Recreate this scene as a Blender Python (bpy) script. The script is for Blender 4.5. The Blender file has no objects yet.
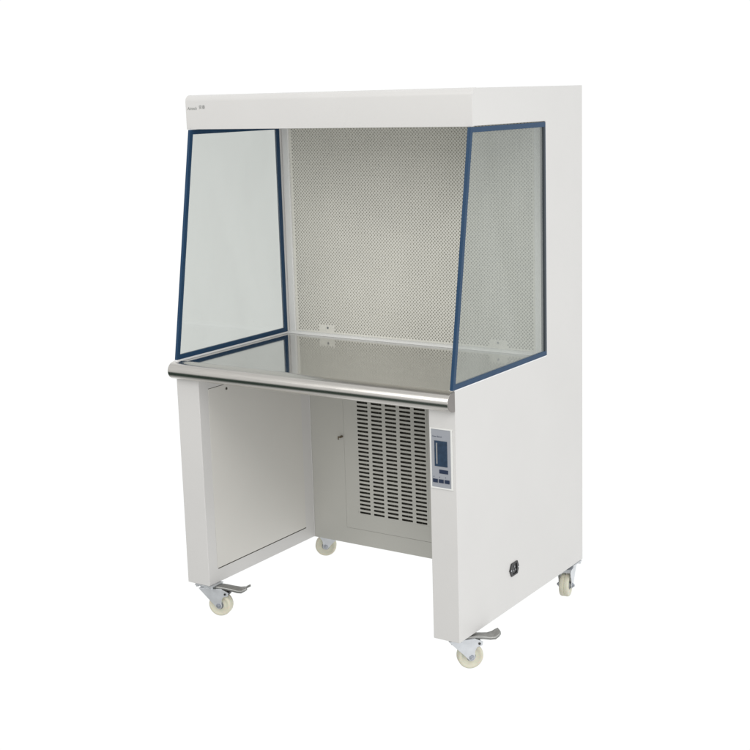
import bpy, bmesh, math
from mathutils import Vector, Matrix

scene = bpy.context.scene
COL = scene.collection
Z0 = 0.105                       # height of the cabinet floor above the ground
W, D, H = 1.0, 0.7895, 1.5163    # cabinet width, depth, height (metres)
ZW, ZT = 0.7204, 0.7155          # ledge height, worktop height
YR = 0.543                       # rear end of the glass
YB = 0.554                       # back panel under the worktop
ZG = 1.4139

# ------------------------------------------------------------------ materials
def new_mat(name):
    m = bpy.data.materials.new(name); m.use_nodes = True
    nt = m.node_tree; nt.nodes.clear()
    out = nt.nodes.new('ShaderNodeOutputMaterial')
    return m, nt, out

def principled(name, color, rough=0.5, metal=0.0, mottle=0.0, bump=0.0, bscale=900.0,
               stretch=None, rvar=0.0, spec=0.5, coat=0.0, sss=0.0, mscale=6.0):
    m, nt, out = new_mat(name)
    b = nt.nodes.new('ShaderNodeBsdfPrincipled')
    nt.links.new(b.outputs[0], out.inputs[0])
    b.inputs['Base Color'].default_value = (*color, 1)
    b.inputs['Roughness'].default_value = rough
    b.inputs['Metallic'].default_value = metal
    b.inputs['Specular IOR Level'].default_value = spec
    b.inputs['Coat Weight'].default_value = coat
    b.inputs['Coat Roughness'].default_value = 0.15
    if sss:
        b.inputs['Subsurface Weight'].default_value = sss
        b.inputs['Subsurface Scale'].default_value = 0.01
    tc = nt.nodes.new('ShaderNodeTexCoord')
    mp = nt.nodes.new('ShaderNodeMapping')
    nt.links.new(tc.outputs['Object'], mp.inputs[0])
    if stretch: mp.inputs['Scale'].default_value = stretch
    if mottle:
        n = nt.nodes.new('ShaderNodeTexNoise'); n.inputs['Scale'].default_value = mscale
        n.inputs['Detail'].default_value = 6
        nt.links.new(mp.outputs[0], n.inputs['Vector'])
        r = nt.nodes.new('ShaderNodeValToRGB')
        r.color_ramp.elements[0].position = 0.3; r.color_ramp.elements[1].position = 0.7
        r.color_ramp.elements[0].color = (*[c*(1-mottle) for c in color], 1)
        r.color_ramp.elements[1].color = (*[min(1, c*(1+mottle)) for c in color], 1)
        nt.links.new(n.outputs['Fac'], r.inputs[0]); nt.links.new(r.outputs[0], b.inputs['Base Color'])
    if rvar:
        n2 = nt.nodes.new('ShaderNodeTexNoise'); n2.inputs['Scale'].default_value = mscale*1.7
        n2.inputs['Detail'].default_value = 5
        nt.links.new(mp.outputs[0], n2.inputs['Vector'])
        mr = nt.nodes.new('ShaderNodeMapRange')
        mr.inputs['To Min'].default_value = rough-rvar; mr.inputs['To Max'].default_value = rough+rvar
        nt.links.new(n2.outputs['Fac'], mr.inputs[0]); nt.links.new(mr.outputs[0], b.inputs['Roughness'])
    if bump:
        n3 = nt.nodes.new('ShaderNodeTexNoise'); n3.inputs['Scale'].default_value = bscale
        n3.inputs['Detail'].default_value = 2
        nt.links.new(mp.outputs[0], n3.inputs['Vector'])
        bp = nt.nodes.new('ShaderNodeBump'); bp.inputs['Strength'].default_value = bump
        bp.inputs['Distance'].default_value = 0.001
        nt.links.new(n3.outputs['Fac'], bp.inputs['Height']); nt.links.new(bp.outputs[0], b.inputs['Normal'])
    return m

PAINT = principled('powder_coated_steel', (0.660, 0.650, 0.640), 0.42, mottle=0.012, bump=0.10, bscale=450, rvar=0.05, mscale=5)
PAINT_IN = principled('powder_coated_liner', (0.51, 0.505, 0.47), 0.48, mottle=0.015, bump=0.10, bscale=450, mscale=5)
LINER = principled('powder_coated_access_panel', (0.675, 0.66, 0.625), 0.45, mottle=0.012, bump=0.1, bscale=450, mscale=5)
SCREEN = principled('perforated_steel_paint', (0.74, 0.73, 0.675), 0.5, mottle=0.03, mscale=9)
TRIM = principled('bright_white_trim', (0.80, 0.80, 0.79), 0.35, mottle=0.01)
FILTER = principled('filter_paper', (0.72, 0.71, 0.655), 0.9, mottle=0.10, mscale=3.2)
STEEL = principled('brushed_stainless', (0.66, 0.64, 0.61), 0.24, 1.0, mottle=0.06, bump=0.02, bscale=60, stretch=(1, 30, 30), rvar=0.04, mscale=14)
MIRROR = principled('polished_stainless', (0.555, 0.55, 0.53), 0.08, 1.0, mottle=0.03, rvar=0.02, stretch=(1, 4, 4), mscale=6)
BLUE = principled('blue_anodised_aluminium', (0.015, 0.052, 0.115), 0.38, 0.0, mottle=0.06, spec=0.22, mscale=20)
SHADE = principled('painted_shade', (0.012, 0.022, 0.032), 0.5)  # dark tone for the shade painted onto the right window frame
SILL = principled('white_sill_trim', (0.86, 0.86, 0.88), 0.3)
ZINC = principled('zinc_plated_steel', (0.66, 0.68, 0.71), 0.34, 0.6, mottle=0.06, rvar=0.08, mscale=60)
PEDALM = principled('dull_galvanised_steel', (0.34, 0.34, 0.33), 0.36, 0.8, mottle=0.12, rvar=0.08, mscale=70)
NYLON = principled('cream_nylon', (0.66, 0.64, 0.52), 0.42, mottle=0.05, sss=0.15, mscale=50)
AXLE = principled('worn_bolt_steel', (0.42, 0.44, 0.48), 0.35, 0.8, mottle=0.2, mscale=120)
HUBM = principled('hub_steel', (0.30, 0.31, 0.32), 0.4, 0.7, mottle=0.1, mscale=80)
CAPM = principled('dull_steel_cap', (0.24, 0.225, 0.215), 0.4, 0.6, mottle=0.1)
DARK = principled('dark_cavity', (0.060, 0.056, 0.044), 0.8, mottle=0.5, mscale=70)
BLACK = principled('black_plastic', (0.010, 0.010, 0.011), 0.3, mottle=0.1, mscale=90)
GREY = principled('grey_polyester_film', (0.335, 0.350, 0.385), 0.35, mottle=0.02)
SCRN = principled('blue_display_glass', (0.022, 0.045, 0.085), 0.18, mottle=0.25, coat=0.5, mscale=60)
BTN = principled('navy_button', (0.018, 0.03, 0.065), 0.35)
INK = principled('grey_ink', (0.24, 0.25, 0.24), 0.6)
BRASS = principled('tarnished_brass', (0.16, 0.13, 0.09), 0.4, 0.6)

def glass_mat():
    m, nt, out = new_mat('tinted_glass')
    tr = nt.nodes.new('ShaderNodeBsdfTransparent'); tr.inputs[0].default_value = (0.800, 0.812, 0.800, 1)
    gl = nt.nodes.new('ShaderNodeBsdfGlossy'); gl.inputs['Roughness'].default_value = 0.0
    gl.inputs[0].default_value = (0.9, 0.95, 0.93, 1)
    fr = nt.nodes.new('ShaderNodeFresnel'); fr.inputs[0].default_value = 1.7
    mx = nt.nodes.new('ShaderNodeMixShader')
    ge = nt.nodes.new('ShaderNodeNewGeometry'); inv = nt.nodes.new('ShaderNodeMath'); inv.operation = 'SUBTRACT'; inv.inputs[0].default_value = 1.0
    nt.links.new(ge.outputs['Backfacing'], inv.inputs[1]); ml = nt.nodes.new('ShaderNodeMath'); ml.operation = 'MULTIPLY'
    nt.links.new(fr.outputs[0], ml.inputs[0]); nt.links.new(inv.outputs[0], ml.inputs[1])
    nt.links.new(ml.outputs[0], mx.inputs[0]); nt.links.new(tr.outputs[0], mx.inputs[1])
    nt.links.new(gl.outputs[0], mx.inputs[2])
    # thin uneven film of dust and wiping marks
    tc = nt.nodes.new('ShaderNodeTexCoord'); mp = nt.nodes.new('ShaderNodeMapping'); mp.inputs['Scale'].default_value = (1, 2.2, 0.8)
    nz = nt.nodes.new('ShaderNodeTexNoise'); nz.inputs['Scale'].default_value = 3.5; nz.inputs['Detail'].default_value = 5
    rg = nt.nodes.new('ShaderNodeMapRange'); rg.inputs['From Min'].default_value = 0.3; rg.inputs['From Max'].default_value = 0.7
    rg.inputs['To Min'].default_value = 0.05; rg.inputs['To Max'].default_value = 0.10
    df = nt.nodes.new('ShaderNodeBsdfDiffuse'); df.inputs[0].default_value = (0.78, 0.79, 0.77, 1)
    m2 = nt.nodes.new('ShaderNodeMixShader')
    nt.links.new(tc.outputs['Object'], mp.inputs[0]); nt.links.new(mp.outputs[0], nz.inputs['Vector']); nt.links.new(nz.outputs['Fac'], rg.inputs[0])
    nt.links.new(rg.outputs[0], m2.inputs[0]); nt.links.new(mx.outputs[0], m2.inputs[1]); nt.links.new(df.outputs[0], m2.inputs[2])
    nt.links.new(m2.outputs[0], out.inputs[0])
    return m
GLASS = glass_mat()

# ------------------------------------------------------------------ mesh helpers
def link(name, me, mat, parent, bevel=0.0, smooth=False, seg=2, solid=0.0):
    """link a mesh as one object; origin moved to the middle of its bounds"""
    me.materials.clear(); me.materials.append(mat)
    o = bpy.data.objects.new(name, me); COL.objects.link(o)
    if parent is not None:
        vs = [v.co for v in me.vertices]
        c = Vector([(min(v[i] for v in vs)+max(v[i] for v in vs))/2 for i in range(3)])
        me.transform(Matrix.Translation(-c))
        o.parent = parent; o.location = c - ORI[parent.name]
        ORI[o.name] = c.copy()
    if smooth:
        for pl in me.polygons: pl.use_smooth = True
    if solid:
        s = o.modifiers.new('solid', 'SOLIDIFY'); s.thickness = solid; s.offset = 0
    if bevel:
        b = o.modifiers.new('bevel', 'BEVEL'); b.width = bevel; b.segments = seg
        b.limit_method = 'ANGLE'; b.angle_limit = math.radians(40)
    return o
ORI = {}

class MB:
    def __init__(s): s.bm = bmesh.new()
    def box(s, x0, x1, y0, y1, z0, z1):
        m = Matrix.Translation(((x0+x1)/2, (y0+y1)/2, (z0+z1)/2)) @ Matrix.Diagonal((x1-x0, y1-y0, z1-z0, 1))
        bmesh.ops.create_cube(s.bm, size=1, matrix=m); return s
    def prism(s, pts, axis, a, b):
        """polygon pts extruded along axis; 'x': pts are (y,z); 'y': (x,z); 'z': (x,y)"""
        def P(p, t):
            return {'x': (t, p[0], p[1]), 'y': (p[0], t, p[1]), 'z': (p[0], p[1], t)}[axis]
        A = [s.bm.verts.new(P(p, a)) for p in pts]; B = [s.bm.verts.new(P(p, b)) for p in pts]
        n = len(pts)
        s.bm.faces.new(A); s.bm.faces.new(B[::-1])
        for i in range(n): s.bm.faces.new((A[i], B[i], B[(i+1) % n], A[(i+1) % n]))
        return s
    def ring(s, outer, inner, axis, a, b):
        def P(p, t):
            return {'x': (t, p[0], p[1]), 'y': (p[0], t, p[1]), 'z': (p[0], p[1], t)}[axis]
        n = len(outer)
        v = [[s.bm.verts.new(P(p, t)) for p in L] for L in (outer, inner) for t in (a, b)]
        oa, ob, ia, ib = v
        for i in range(n):
            j = (i+1) % n
            s.bm.faces.new((oa[i], oa[j], ia[j], ia[i])); s.bm.faces.new((ob[i], ib[i], ib[j], ob[j]))
            s.bm.faces.new((oa[i], ob[i], ob[j], oa[j])); s.bm.faces.new((ia[i], ia[j], ib[j], ib[i]))
        return s
    def cyl(s, c, r, h, axis='z', n=32, r2=None):
        rot = {'z': Matrix.Identity(4), 'x': Matrix.Rotation(math.pi/2, 4, 'Y'), 'y': Matrix.Rotation(-math.pi/2, 4, 'X')}[axis]
        bmesh.ops.create_cone(s.bm, cap_ends=True, segments=n, radius1=r, radius2=r if r2 is None else r2,
                              depth=h, matrix=Matrix.Translation(c) @ rot)
        return s
    def lathe(s, prof, c, axis='y', n=56):
        """prof = (radius, offset along axis) closed loop"""
        rows = []
        for k in range(n):
            a = 2*math.pi*k/n; row = []
            for r, t in prof:
                u, v = r*math.cos(a), r*math.sin(a)
                p = {'y': (u, t, v), 'x': (t, u, v), 'z': (u, v, t)}[axis]
                row.append(s.bm.verts.new(Vector(c)+Vector(p)))
            rows.append(row)
        m = len(prof)
        for k in range(n):
            for i in range(m):
                j = (i+1) % m
                s.bm.faces.new((rows[k][i], rows[k][j], rows[(k+1) % n][j], rows[(k+1) % n][i]))
        return s
    def build(s, name, mat, parent, bevel=0.0, smooth=False, xf=None, seg=2, solid=0.0, lift=True):
        bmesh.ops.recalc_face_normals(s.bm, faces=s.bm.faces[:])
        me = bpy.data.meshes.new(name); s.bm.to_mesh(me); s.bm.free()
        if xf is not None: me.transform(xf)
        if lift: me.transform(Matrix.Translation((0, 0, Z0)))
        return link(name, me, mat, parent, bevel, smooth, seg, solid)

def auto_smooth(o, deg=35):
    me = o.data
    for pl in me.polygons: pl.use_smooth = True
    me.set_sharp_from_angle(angle=math.radians(deg))

def perforated(name, mat, parent, cells, extra, y, thick):
    """cells: (outer 4 pts, inner 8 pts) in the x-z plane at depth y; extra: filled polygons"""
    V = {}; verts = []; faces = []
    def vid(p):
        k = (round(p[0], 5), round(p[1], 5))
        if k not in V: V[k] = len(verts); verts.append((p[0], y, p[1]+Z0))
        return V[k]
    for o4, i8 in cells:
        o = [vid(p) for p in o4]; q = [vid(p) for p in i8]
        for i in range(4):
            j = (i+1) % 4
            faces.append((o[i], q[(2*i+1) % 8], q[2*i])); faces.append((o[i], o[j], q[2*i+1]))
            faces.append((o[j], q[(2*i+2) % 8], q[2*i+1]))
    for e in extra: faces.append(tuple(vid(p) for p in e))
    me = bpy.data.meshes.new(name); me.from_pydata(verts, [], faces)
    bm = bmesh.new(); bm.from_mesh(me); bmesh.ops.recalc_face_normals(bm, faces=bm.faces[:]); bm.to_mesh(me); bm.free()
    return link(name, me, mat, parent, solid=thick)

def text(name, body, size, loc, mat, parent, rot=(math.pi/2, 0, 0), shear=0.0, thick=0.0002, sx=1.0):
    cu = bpy.data.curves.new(name, 'FONT'); cu.body = body; cu.size = size; cu.extrude = thick
    cu.shear = shear
    t = bpy.data.objects.new('text_source', cu); COL.objects.link(t)
    bpy.context.view_layer.update()
    me = bpy.data.meshes.new_from_object(t.evaluated_get(bpy.context.evaluated_depsgraph_get()))
    bpy.data.objects.remove(t); bpy.data.curves.remove(cu)
    from mathutils import Euler
    me.transform(Matrix.Translation((loc[0], loc[1], loc[2]+Z0)) @ Euler(rot).to_matrix().to_4x4() @ Matrix.Diagonal((sx, 1, 1, 1)))
    me.name = name
    return link(name, me, mat, parent)

# ------------------------------------------------------------------ the cabinet
cab = bpy.data.objects.new('clean_air_workbench', None); COL.objects.link(cab)
cab.location = (0.5, 0.39, 0); cab.empty_display_size = 0.2
ORI[cab.name] = Vector((0.5, 0.39, 0))
cab['label'] = 'off-white steel clean bench on casters with blue framed glass sides and stainless worktop'
cab['category'] = 'clean bench'

def fillet(cy, cz, r, n=8):      # quarter arc from the front face up onto the top
    return [(cy - r*math.cos(a), cz + r*math.sin(a)) for a in [math.pi/2*i/n for i in range(n+1)]]

# side panels: pedestal leg, rear column and upper arm in one folded sheet form
def side_panel(left):
    s = (lambda x: x) if left else (lambda x: W-x)
    T = 0.0885 if left else 0.0845
    m = MB()
    # C shaped outline in the y-z plane (outer 18 mm)
    arm = fillet(0.1146+0.020, H-0.020, 0.020)
    outline = [(0, 0), (D, 0), (D, H)] + arm[::-1] + [(0.1146, 1.4164), (YR, 1.4164), (YR, ZW), (0, ZW)]
    m.prism(outline, 'x', s(0), s(0.018))
    # union with the box of the pedestal leg
    m2 = MB(); m2.box(min(s(0.0), s(T)), max(s(0.0), s(T)), 0.0, 0.60, 0.0, ZT-0.0032)
    parts = []
    for q in (m, m2):
        bmesh.ops.recalc_face_normals(q.bm, faces=q.bm.faces[:])
        me = bpy.data.meshes.new('piece'); q.bm.to_mesh(me); q.bm.free()
        po = bpy.data.objects.new('piece', me); COL.objects.link(po); parts.append(po)
    bo = parts[0].modifiers.new('u', 'BOOLEAN'); bo.operation = 'UNION'; bo.solver = 'EXACT'; bo.object = parts[1]
    bpy.context.view_layer.update()
    me = bpy.data.meshes.new_from_object(parts[0].evaluated_get(bpy.context.evaluated_depsgraph_get()))
    for po in parts: bpy.data.objects.remove(po)
    m = MB(); m.bm.from_mesh(me)
    bmesh.ops.dissolve_limit(m.bm, angle_limit=0.01, verts=m.bm.verts[:], edges=m.bm.edges[:])
    o = m.build('side_panel', PAINT, cab)
    o['label'] = 'left side panel with its pedestal leg' if left else 'right side panel with its pedestal leg'
    return o
spL = side_panel(True); spR = side_panel(False)

# hood: top box with a rounded front edge
hp = [(0.114, 1.4156)] + fillet(0.114+0.0205, H+0.0006-0.0205, 0.0205) + [(D-0.0006, H+0.0006), (D-0.0006, 1.4300), (0.128, 1.4300), (0.128, 1.4156)]
m = MB(); m.prism(hp, 'x', 0.0004, W-0.0004)
fp = [(0.1134, 1.4150)] + fillet(0.1134+0.0195, H+0.0012-0.0195, 0.0195) + [(0.1370, H+0.0012), (0.1370, H-0.002), (0.1160, H-0.020), (0.1160, 1.4150)]
m.prism(fp, 'x', -0.0030, W+0.0024)
hood = m.build('hood', PAINT, cab, bevel=0.0008); auto_smooth(hood)
text('maker_mark', 'Airtech', 0.0125, (0.0045, 0.1131, 1.4735), INK, hood, shear=0.15, sx=0.98)
text('maker_mark', '\u5b89\u6cf0', 0.0125, (0.050, 0.1131, 1.4765), INK, hood)

# rear housing
m = MB(); m.box(0.018, W-0.018, D-0.012, D-0.0012, 0.0, 1.4298)
m.box(0.018, W-0.018, YB+0.006, D-0.0121, 0.0006, 0.004)
m.build('rear_panel', PAINT, cab)

# ---- glass side windows
def inset(q, d):
    n = len(q); out = []
    cy = sum(p[0] for p in q)/n; cz = sum(p[1] for p in q)/n
    L = []
    for i in range(n):
        a, b = Vector(q[i]), Vector(q[(i+1) % n]); t = (b-a).normalized(); nn = Vector((-t.y, t.x))
        if (Vector((cy, cz))-a).dot(nn) < 0: nn = -nn
        L.append((a+nn*d, t))
    for i in range(n):
        (a, t), (b, u) = L[i-1], L[i]
        k = ((b.x-a.x)*u.y-(b.y-a.y)*u.x)/(t.x*u.y-t.y*u.x)
        out.append(tuple(a+t*k))
    return out
def side_window(left):
    q = [(-0.0120, ZW+0.0012), (YR-0.0008, ZW+0.0012), (YR-0.0008, ZG), (0.1060, ZG)]
    xa, xb = (0.0085, 0.0175) if left else (W-0.0088, W+0.0006)
    mid = (xa+xb)/2
    m = MB(); m.ring(q, inset(q, 0.0142), 'x', xa, xb)
    fr = m.build('side_window', BLUE, cab, bevel=0.0010)
    fr['label'] = 'left glass side window in a blue frame' if left else 'right glass side window in a blue frame'
    m = MB(); m.prism(inset(q, 0.0135), 'x', mid-0.0025, mid+0.0025)
    m.build('pane', GLASS, fr)
    m = MB(); m.box(*((0.0085, 0.0190) if left else (W-0.0088, W+0.0010)), (-0.0118 if left else 0.0005), YR-0.0010, (ZT+0.0006 if left else ZT+0.0030), ZW+0.0010)
    m.build('sill', SILL, fr, bevel=0.0008)
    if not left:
        m = MB(); m.box(W-0.0105, W+0.0014, YR-0.0158, YR-0.0050, ZW+0.0150, ZG-0.0140); m.build('shade_strip', SHADE, fr, bevel=0.0008)  # thin dark strip paints in the shaded look of the rear member
    return fr
side_window(True); side_window(False)

# ---- worktop with a rounded stainless front rail
m = MB(); m.box(0.0182, W-0.0182, 0.0105, YB+0.010, ZT-0.0095, ZT)
top = m.build('worktop', MIRROR, cab)
prof = [(0.0100, ZT-0.004), (0.0100, ZT+0.0008), (0.0060, ZT+0.0022), (0.0010, ZT+0.0026), (-0.0035, ZT+0.0024)]
n = 22
for i in range(1, n):
    a = math.pi/2 - math.pi*i/n
    prof.append((-0.0035-0.0335*math.cos(a)**0.9, 0.6895+0.0272*math.sin(a)))
prof += [(-0.0015, 0.6622), (0.0100, 0.6622)]
m = MB(); m.prism(prof, 'x', -0.0002, W-0.0014)
rail = m.build('front_rail', STEEL, top, bevel=0.0007); auto_smooth(rail, 50)
cap = [(y, z) for y, z in prof if y < -0.003]
cap = [(-0.0006, ZT+0.0020)] + [(y, z) for y, z in cap] + [(-0.0006, 0.6628)]
m = MB(); m.prism(cap, 'x', W-0.0012, W+0.0002); m.build('end_cap', CAPM, rail, bevel=0.0004)
# apron under the worktop between the legs
m = MB(); m.box(0.0887, W-0.0847, 0.0102, 0.024, 0.6625, ZT-0.0097)
m.build('apron', STEEL, top)

# ---- perforated air outlet screen
ring_o = [(0.0183, ZT+0.0004), (W-0.0183, ZT+0.0004), (W-0.0183, 1.4292), (0.0183, 1.4292)]
ring_i = [(0.0440, ZT+0.0088), (W-0.0440, ZT+0.0088), (W-0.0440, 1.4200), (0.0440, 1.4200)]
m = MB(); m.ring(ring_o, ring_i, 'y', 0.5515, 0.5625)
frame = m.build('screen_frame', TRIM, cab, bevel=0.0018, seg=3); auto_smooth(frame, 50)
m = MB(); m.prism([(0.5405+0.0105*(1-math.cos(a)), ZT+0.0003+0.0085*math.sin(a)) for a in [math.pi/2*i/8 for i in range(9)]]
                  + [(0.5512, ZT+0.0088), (0.5512, ZT+0.0003)], 'x', 0.0186, W-0.0186)
r = m.build('bottom_rail', TRIM, frame); auto_smooth(r, 60)
PX, PZ, R = 0.01130, 0.01130, 0.00285
x0, z0 = 0.0500, 0.7262
nx = int((W-2*x0)/PX); PX = (W-2*x0)/nx
nz = int((1.418-z0)/PZ)
ca = [math.pi*(1 + k/4) for k in range(8)]
cells = []; extra = []
a, b = PX/2, PZ/2
def cell(cx, cz):
    o4 = [(cx-a, cz), (cx, cz-b), (cx+a, cz), (cx, cz+b)]
    cells.append((o4, [(cx+R*math.cos(t), cz+R*math.sin(t)) for t in ca]))
plates = [(0.1386, 0.2006), (0.7940, 0.8560)]
def skip(cx, cz):
    return cz < z0+PZ*2.1 and cz > z0+PZ*0.4 and any(p0 < cx < p1 for p0, p1 in plates)
for i in range(nx):
    for j in range(nz):
        cx, cz = x0+a+i*PX, z0+b+j*PZ
        if skip(cx, cz): extra.append([(cx-a, cz), (cx, cz-b), (cx+a, cz), (cx, cz+b)])
        else: cell(cx, cz)
        if i < nx-1 and j < nz-1:
            cx2, cz2 = cx+a, cz+b
            if skip(cx2, cz2): extra.append([(cx2-a, cz2), (cx2, cz2-b), (cx2+a, cz2), (cx2, cz2+b)])
            else: cell(cx2, cz2)
z1 = z0+nz*PZ; x1 = x0+nx*PX
for j in range(nz-1):
    za = z0+b+j*PZ
    extra.append([(x0, za), (x0+a, za+b), (x0, za+PZ)]); extra.append([(x1, za), (x1-a, za+b), (x1, za+PZ)])
for i in range(nx-1):
    xa = x0+a+i*PX
    extra.append([(xa, z0), (xa+a, z0+b), (xa+PX, z0)]); extra.append([(xa, z1), (xa+a, z1-b), (xa+PX, z1)])
for cx, sx in ((x0, 1), (x1, -1)):
    for cz, sz in ((z0, 1), (z1, -1)):
        extra.append([(cx, cz), (cx+sx*a, cz), (cx, cz+sz*b)])
# plain margin round the perforations
g = 0.0065
extra += [[(x0-g, z0-0.0035), (x0, z0-0.0035), (x0, z0), (x0, z1), (x0, z1+g), (x0-g, z1+g)],
          [(x1, z0-0.0035), (x1+g, z0-0.0035), (x1+g, z1+g), (x1, z1+g), (x1, z1), (x1, z0)],
          [(x0, z0-0.0035), (x1, z0-0.0035), (x1, z0), (x0, z0)], [(x0, z1), (x1, z1), (x1, z1+g), (x0, z1+g)]]
scr = perforated('air_outlet_screen', SCREEN, cab, cells, extra, 0.5600, 0.0012)
m = MB(); m.box(0.0445, W-0.0445, 0.5630, 0.5700, ZT+0.001, 1.4290)
m.build('filter', FILTER, cab)
for px, pz in ((0.1740, 0.7420), (0.8235, 0.7420)):
    m = MB(); m.cyl((px, 0.5588, pz), 0.0036, 0.0012, 'y', 20); m.build('screw', HUBM, scr)

# ---- recess below the worktop: back panel with a louvred door
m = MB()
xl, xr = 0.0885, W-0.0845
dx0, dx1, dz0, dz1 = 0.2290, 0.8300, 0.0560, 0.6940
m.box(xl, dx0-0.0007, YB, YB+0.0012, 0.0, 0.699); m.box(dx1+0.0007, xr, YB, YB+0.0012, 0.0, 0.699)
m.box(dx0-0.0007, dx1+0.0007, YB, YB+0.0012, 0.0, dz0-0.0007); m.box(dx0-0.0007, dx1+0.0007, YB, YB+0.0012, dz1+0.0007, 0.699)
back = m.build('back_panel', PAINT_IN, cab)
cells = []; extra = []
sx0, sp, sw = 0.2850, 0.05615, 0.0435
rz0, rp, sh = 0.1170, 0.01418, 0.0071
NR = 29
zb0 = rz0-rp/2
cols = [(sx0-0.006+k*sp, sx0-0.006+(k+1)*sp) for k in range(5)]
for k, (ca0, cb0) in enumerate(cols):
    for j in range(NR):
        za, zb = zb0+j*rp, zb0+(j+1)*rp
        xc = (ca0+cb0)/2; zc = (za+zb)/2; hw, hh, ch = sw/2, sh/2, 0.0018
        i8 = [(xc-hw, zc-hh+ch), (xc-hw+ch, zc-hh), (xc+hw-ch, zc-hh), (xc+hw, zc-hh+ch), (xc+hw, zc+hh-ch), (xc+hw-ch, zc+hh), (xc-hw+ch, zc+hh), (xc-hw, zc+hh-ch)]
        o4 = [(ca0, za), (cb0, za), (cb0, zb), (ca0, zb)]
        cells.append((o4, [i8[0], i8[1], i8[2], i8[3], i8[4], i8[5], i8[6], i8[7]]))
X0, X1 = cols[0][0], cols[-1][1]; ZA, ZB = zb0, zb0+NR*rp
extra += [[(dx0, dz0), (X0, dz0), (X0, dz1), (dx0, dz1)], [(X1, dz0), (dx1, dz0), (dx1, dz1), (X1, dz1)],
          [(X0, dz0), (X1, dz0), (X1, ZA), (X0, ZA)], [(X0, ZB), (X1, ZB), (X1, dz1), (X0, dz1)]]
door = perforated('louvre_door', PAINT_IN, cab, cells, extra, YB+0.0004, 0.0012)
m = MB(); m.box(xl+0.002, xr-0.002, YB+0.016, YB+0.018, 0.005, 0.698)
m.build('intake_filter', DARK, cab)
m = MB()
for k in range(11): m.box(0.2860+0.027*k, 0.2874+0.027*k, YB+0.006, YB+0.0075, 0.10, 0.54)
m.build('intake_guard', principled('guard_wire', (0.13, 0.13, 0.11), 0.5, 0.3), cab)
m = MB(); m.box(0.0886, 0.0915, YB-0.0030, YB-0.0002, 0.0, 0.660); m.build('corner_flange', PAINT, back, bevel=0.0008)
# door catch
m = MB(); m.cyl((0.2215, YB-0.006, 0.3745), 0.0038, 0.012, 'y', 20)
lock = m.build('door_catch', BRASS, door, bevel=0.0006)
m = MB(); m.box(0.2130, 0.2250, YB-0.0135, YB-0.0115, 0.3715, 0.3765); m.box(0.2115, 0.2150, YB-0.0130, YB-0.0100, 0.3640, 0.3760)
m.build('catch_lever', BRASS, door, bevel=0.0006)

# ---- inner access panel of the left leg
m = MB(); m.box(0.0886, 0.0895, 0.0420, 0.5060, 0.0470, 0.6262)
ap = m.build('access_panel', LINER, cab, bevel=0.0004)
m = MB(); m.box(0.0882, 0.0889, 0.0460, 0.5070, 0.0436, 0.0469); m.build('panel_gap', DARK, ap)
m = MB(); m.box(0.0882, 0.0888, 0.0420, 0.5060, 0.6263, 0.6276); m.build('panel_gap', DARK, ap)
m = MB(); m.cyl((0.0898, 0.1270, 0.6120), 0.0042, 0.002, 'x', 20); m.build('screw', DARK, ap)

# ---- control panel on the right leg
m = MB(); m.ring([(0.9190, 0.4405), (0.9900, 0.4405), (0.9900, 0.6115), (0.9190, 0.6115)],
                 [(0.9230, 0.4445), (0.9845, 0.4445), (0.9845, 0.6080), (0.9230, 0.6080)], 'y', -0.0030, 0.0)
cp = m.build('control_panel', principled('white_bezel', (0.78, 0.78, 0.76), 0.4), cab, bevel=0.0008)
m = MB(); m.box(0.9230, 0.9845, -0.0014, -0.0002, 0.4445, 0.6080); m.build('face_plate', GREY, cp)
m = MB(); m.box(0.9330, 0.9735, -0.0026, -0.0015, 0.5040, 0.5765); sc_ = m.build('display', SCRN, cp, bevel=0.0005)
m = MB(); m.box(0.9385, 0.9425, -0.0032, -0.0027, 0.5110, 0.5700); m.build('grey_strip', principled('strip_grey', (0.27, 0.28, 0.29), 0.4), cp)  # plain lighter grey strip along the left of the display
m = MB(); m.box(0.9470, 0.9750, -0.0026, -0.0015, 0.4845, 0.4955); m.build('button', BTN, cp, bevel=0.0005)
for k in range(3):
    xx = 0.9262+0.0187*k
    m = MB(); m.box(xx, xx+0.0155, -0.0028, -0.0015, 0.4575, 0.4680); m.build('button', BTN, cp, bevel=0.0005)
    m = MB(); m.cyl((xx+0.003, -0.0017, 0.4738), 0.0011, 0.0008, 'y', 16); m.build('indicator', BTN, cp)
text('panel_lettering', 'Clean Bench', 0.0066, (0.9262, -0.0015, 0.5855), BTN, cp, sx=0.92, thick=0.0001)

# ---- mains inlet on the right side
m = MB()
m.ring([(0.2905, 0.1175), (0.3015, 0.1375), (0.3385, 0.1375), (0.3475, 0.1175), (0.3385, 0.0975), (0.3015, 0.0975)],
       [(0.3060, 0.1175), (0.3085, 0.1325), (0.3325, 0.1325), (0.3340, 0.1175), (0.3325, 0.1025), (0.3085, 0.1025)], 'x', W, W+0.0035)
inl = m.build('mains_inlet', BLACK, cab, bevel=0.0006)
m = MB(); m.box(W+0.0001, W+0.0008, 0.3060, 0.3340, 0.1025, 0.1325); m.build('socket_base', BLACK, inl)
for yy, zz in ((0.3145, 0.1130), (0.3265, 0.1130), (0.3205, 0.1240)):
    m = MB(); m.box(W+0.0008, W+0.0030, yy-0.0009, yy+0.0009, zz-0.0024, zz+0.0024); m.build('pin', ZINC, inl)
for yy in (0.2975, 0.3412):
    m = MB(); m.cyl((W+0.0040, yy, 0.1175), 0.0024, 0.0016, 'x', 16); m.build('screw', ZINC, inl)

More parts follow.
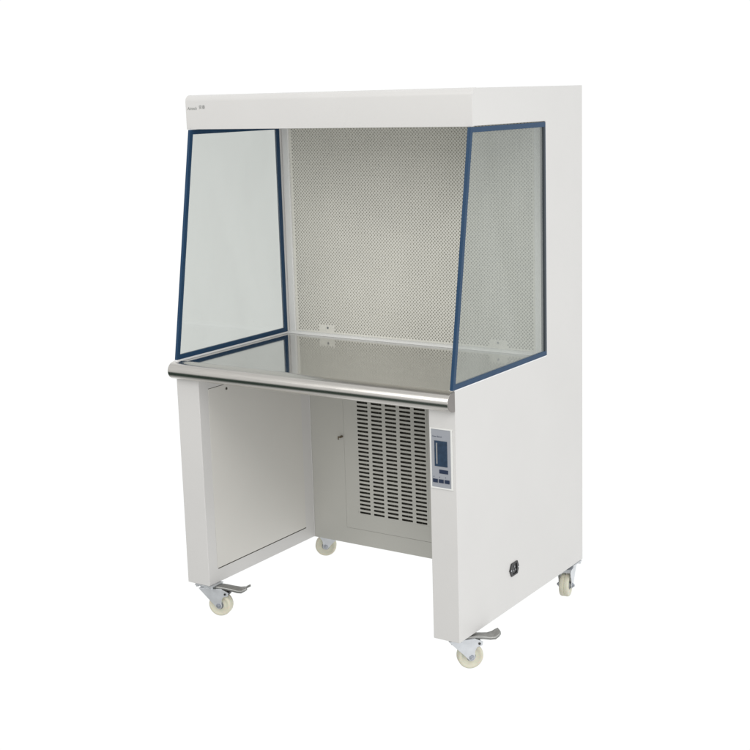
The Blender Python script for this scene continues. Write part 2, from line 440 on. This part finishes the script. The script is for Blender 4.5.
# ---- casters
def caster(x, y, deg, pedal, label, reach=1.0):
    xf = Matrix.Translation((x, y, 0)) @ Matrix.Rotation(math.radians(deg), 4, 'Z')
    plain = Matrix.Translation((x, y, 0))
    T, ZC, RW = 0.038, -0.0665, 0.0372
    m = MB(); m.box(-0.034, 0.034, -0.030, 0.030, -0.0035, -0.0002)
    for sx in (-1, 1):
        for sy in (-1, 1): m.cyl((sx*0.029, sy*0.023, -0.0065), 0.0048, 0.006, 'z', 6)
    c = m.build('caster', ZINC, cab, xf=plain, bevel=0.0005)
    c['label'] = label
    m = MB(); m.cyl((0, 0, -0.0075), 0.0235, 0.008, 'z', 40, 0.0205)
    o = m.build('swivel_head', ZINC, c, xf=xf, bevel=0.001); auto_smooth(o)
    # fork: crown plate with two cheeks
    m = MB()
    crown = [(-0.027*1, 0.0)] + []
    pts = [(-0.027, -0.0195), (0.030, -0.0195), (0.050, -0.0195), (0.050, 0.0195), (0.030, 0.0195), (-0.027, 0.0195)]
    m.prism(pts, 'z', -0.0140, -0.0118); m.prism([(-0.02, -0.0194), (0.048, -0.0194), (0.048, 0.0194), (-0.02, 0.0194)], 'z', -0.0235, -0.0141)
    arc = [(T+0.0105*math.cos(t), ZC+0.0105*math.sin(t)) for t in [math.radians(d) for d in range(-150, 31, 20)]]
    cheek = [(-0.028, -0.0119)] + arc + [(T+0.0110, ZC+0.020), (T+0.0160, ZC+0.0290), (0.070 if pedal else 0.058, -0.0330), (0.072 if pedal else 0.060, -0.0220), (0.050, -0.0119)]
    for s in (-1, 1):
        m.prism(cheek, 'y', s*0.0195, s*0.0217)
    o = m.build('fork', ZINC, c, xf=xf, bevel=0.0007)
    # wheel
    m = MB()
    pr = [(0.0100, -0.0140), (0.0160, -0.0125), (0.0255, -0.0125), (0.0285, -0.0150), (0.0335, -0.0148), (0.0362, -0.0125), (RW, -0.0085),
          (RW, -0.0022), (RW-0.0016, -0.0010), (RW-0.0016, 0.0010), (RW, 0.0022),
          (RW, 0.0085), (0.0362, 0.0125), (0.0335, 0.0148), (0.0285, 0.0150), (0.0255, 0.0125), (0.0160, 0.0125), (0.0100, 0.0140)]
    m.lathe(pr, (T, 0, ZC), 'y')
    o = m.build('wheel', NYLON, c, xf=xf); auto_smooth(o, 50)
    m = MB(); m.cyl((T, 0, ZC), 0.0135, 0.0310, 'y', 32); m.cyl((T, 0, ZC), 0.0099, 0.0380, 'y', 32)
    o = m.build('hub', HUBM, c, xf=xf, bevel=0.0008); auto_smooth(o)
    m = MB(); m.cyl((T, 0, ZC), 0.0066, 0.0520, 'y', 6); m.cyl((T, 0, ZC), 0.0035, 0.0580, 'y', 20); m.cyl((T, 0, ZC), 0.0082, 0.0460, 'y', 28)
    m.build('axle', AXLE, c, xf=xf, bevel=0.0004)
    if pedal:
        # stamped foot pedal, a curved plate with turned-down edges
        path = [(0.006, -0.0040), (0.030, -0.0050), (0.055, -0.0070), (0.080, -0.0100), (0.100, -0.0130), (0.116, -0.0120), (0.127, -0.0060), (0.134, -0.0015)]
        wid = [0.016, 0.0165, 0.0165, 0.0160, 0.0185, 0.0215, 0.0200, 0.0150]
        m = MB(); rows = []
        for (px, pz), w in zip(path, wid):
            px *= reach
            rows.append([m.bm.verts.new((px, yy, zz)) for yy, zz in
                         ((-w, pz-0.0075), (-w, pz-0.001), (-w+0.002, pz), (0, pz+0.0006), (w-0.002, pz), (w, pz-0.001), (w, pz-0.0075))])
        for r0, r1 in zip(rows, rows[1:]):
            for i in range(6): m.bm.faces.new((r0[i], r0[i+1], r1[i+1], r1[i]))
        o = m.build('brake_pedal', PEDALM, c, xf=xf, smooth=True, solid=0.0016)
        m = MB(); m.box(0.058, 0.070, -0.012, 0.012, -0.0330, -0.0250); m.cyl((0.0610, 0, -0.0270), 0.0035, 0.050, 'y', 20)
        m.build('brake_block', BLACK, c, xf=xf, bevel=0.0015)
    return c
caster(0.064, 0.026, 18, True, 'front left caster with brake pedal')
caster(0.958, 0.054, 46, True, 'front right caster with brake pedal', 0.94)
caster(0.969, 0.748, 283, False, 'rear right caster')
caster(0.092, 0.676, 213, False, 'rear left caster')

# bevels on the folded sheet panels
for o in (spL, spR):
    b = o.modifiers.new('bevel', 'BEVEL'); b.width = 0.0016; b.segments = 3
    b.limit_method = 'ANGLE'; b.angle_limit = math.radians(40)
    auto_smooth(o, 60)
    wn = o.modifiers.new('wn', 'WEIGHTED_NORMAL'); wn.keep_sharp = False

# ------------------------------------------------------------------ camera
cam = bpy.data.cameras.new('camera'); co = bpy.data.objects.new('camera', cam); COL.objects.link(co)
fwd = Vector((-0.53635617, 0.8229231, -0.18740233)); right = Vector((0.84016108, 0.54172475, -0.02576151)); up = Vector((-0.08032074, 0.17126549, 0.98194537))
M = Matrix((right, up, -fwd)).transposed().to_4x4(); M.translation = Vector((2.81663, -3.0276, 1.50937+Z0))
co.matrix_world = M
cam.sensor_width = 36; cam.lens = 1348.47855/750*36
cam.shift_x = -29.69384/750; cam.shift_y = -25.36514/750
cam.clip_end = 200
scene.camera = co

# ------------------------------------------------------------------ studio surroundings (white sweep, darker room behind the camera) and lamps
w = bpy.data.worlds.new('World'); scene.world = w; w.use_nodes = True
nt = w.node_tree; nt.nodes.clear()
out = nt.nodes.new('ShaderNodeOutputWorld'); bg = nt.nodes.new('ShaderNodeBackground')
tc = nt.nodes.new('ShaderNodeTexCoord')
def dotn(v):
    n = nt.nodes.new('ShaderNodeVectorMath'); n.operation = 'DOT_PRODUCT'; n.inputs[1].default_value = v
    nt.links.new(tc.outputs['Generated'], n.inputs[0]); return n.outputs['Value']
def mr(src, a, b, c, d):
    n = nt.nodes.new('ShaderNodeMapRange'); n.interpolation_type = 'SMOOTHSTEP'
    for k, v in zip(('From Min', 'From Max', 'To Min', 'To Max'), (a, b, c, d)): n.inputs[k].default_value = v
    nt.links.new(src, n.inputs[0]); return n.outputs[0]
def mul(a, b):
    n = nt.nodes.new('ShaderNodeMath'); n.operation = 'MULTIPLY'; nt.links.new(a, n.inputs[0]); nt.links.new(b, n.inputs[1]); return n.outputs[0]
def mix(f, a, b):
    n = nt.nodes.new('ShaderNodeMix'); n.data_type = 'RGBA'; nt.links.new(f, n.inputs[0])
    for s, v in ((6, a), (7, b)):
        if isinstance(v, tuple): n.inputs[s].default_value = (*v, 1)
        else: nt.links.new(v, n.inputs[s])
    return n.outputs[2]
zc = dotn((0, 0, 1))
behind = mr(dotn((-0.50, -0.866, 0)), 0.0, 0.35, 0, 1)
room = mix(behind, (1.02, 1.03, 1.025), (0.72, 0.72, 0.71))
room = mix(mr(zc, -0.86, -0.60, 1, 0), room, (0.66, 0.66, 0.65))
low = mul(mr(zc, -0.84, -0.66, 0, 1), mr(zc, -0.32, -0.14, 1, 0))
room = mix(mul(mul(mul(low, behind), mr(dotn((-0.90, -0.436, 0)), 0.40, 0.74, 0.30, 1)), mr(zc, -2, -1.9, 0, 1)), room, (0.012, 0.030, 0.020))
nt.links.new(room, bg.inputs[0]); bg.inputs[1].default_value = 1.0
nt.links.new(bg.outputs[0], out.inputs[0])

def area(name, loc, target, size, power, color=(1, 1, 1)):
    l = bpy.data.lights.new(name, 'AREA'); l.size = size; l.energy = power; l.color = color
    o = bpy.data.objects.new(name, l); COL.objects.link(o); o.location = loc
    o.rotation_euler = (Vector(target)-Vector(loc)).to_track_quat('-Z', 'Y').to_euler()
area('added_fill', (3.6, -1.6, 3.4), (0.5, 0.4, 0.8), 1.6, 25, (1.0, 0.985, 0.96))  # unseen soft lamps, added to top up the light of the surroundings
area('added_fill', (3.4, -3.2, 0.9), (0.1, 0.4, 0.45), 1.4, 29, (1.0, 0.99, 0.97))  # low unseen fill, added to lift the inner face of the left leg
area('added_fill', (-0.6, -3.6, 3.2), (0.5, 0.4, 0.7), 2.2, 54, (1.0, 0.99, 0.97))

scene.view_settings.view_transform = 'Standard'; scene.view_settings.look = 'None'
scene.view_settings.exposure = 0; scene.view_settings.gamma = 1
scene.cycles.use_denoising = True
scene.cycles.max_bounces = 12; scene.cycles.transparent_max_bounces = 16
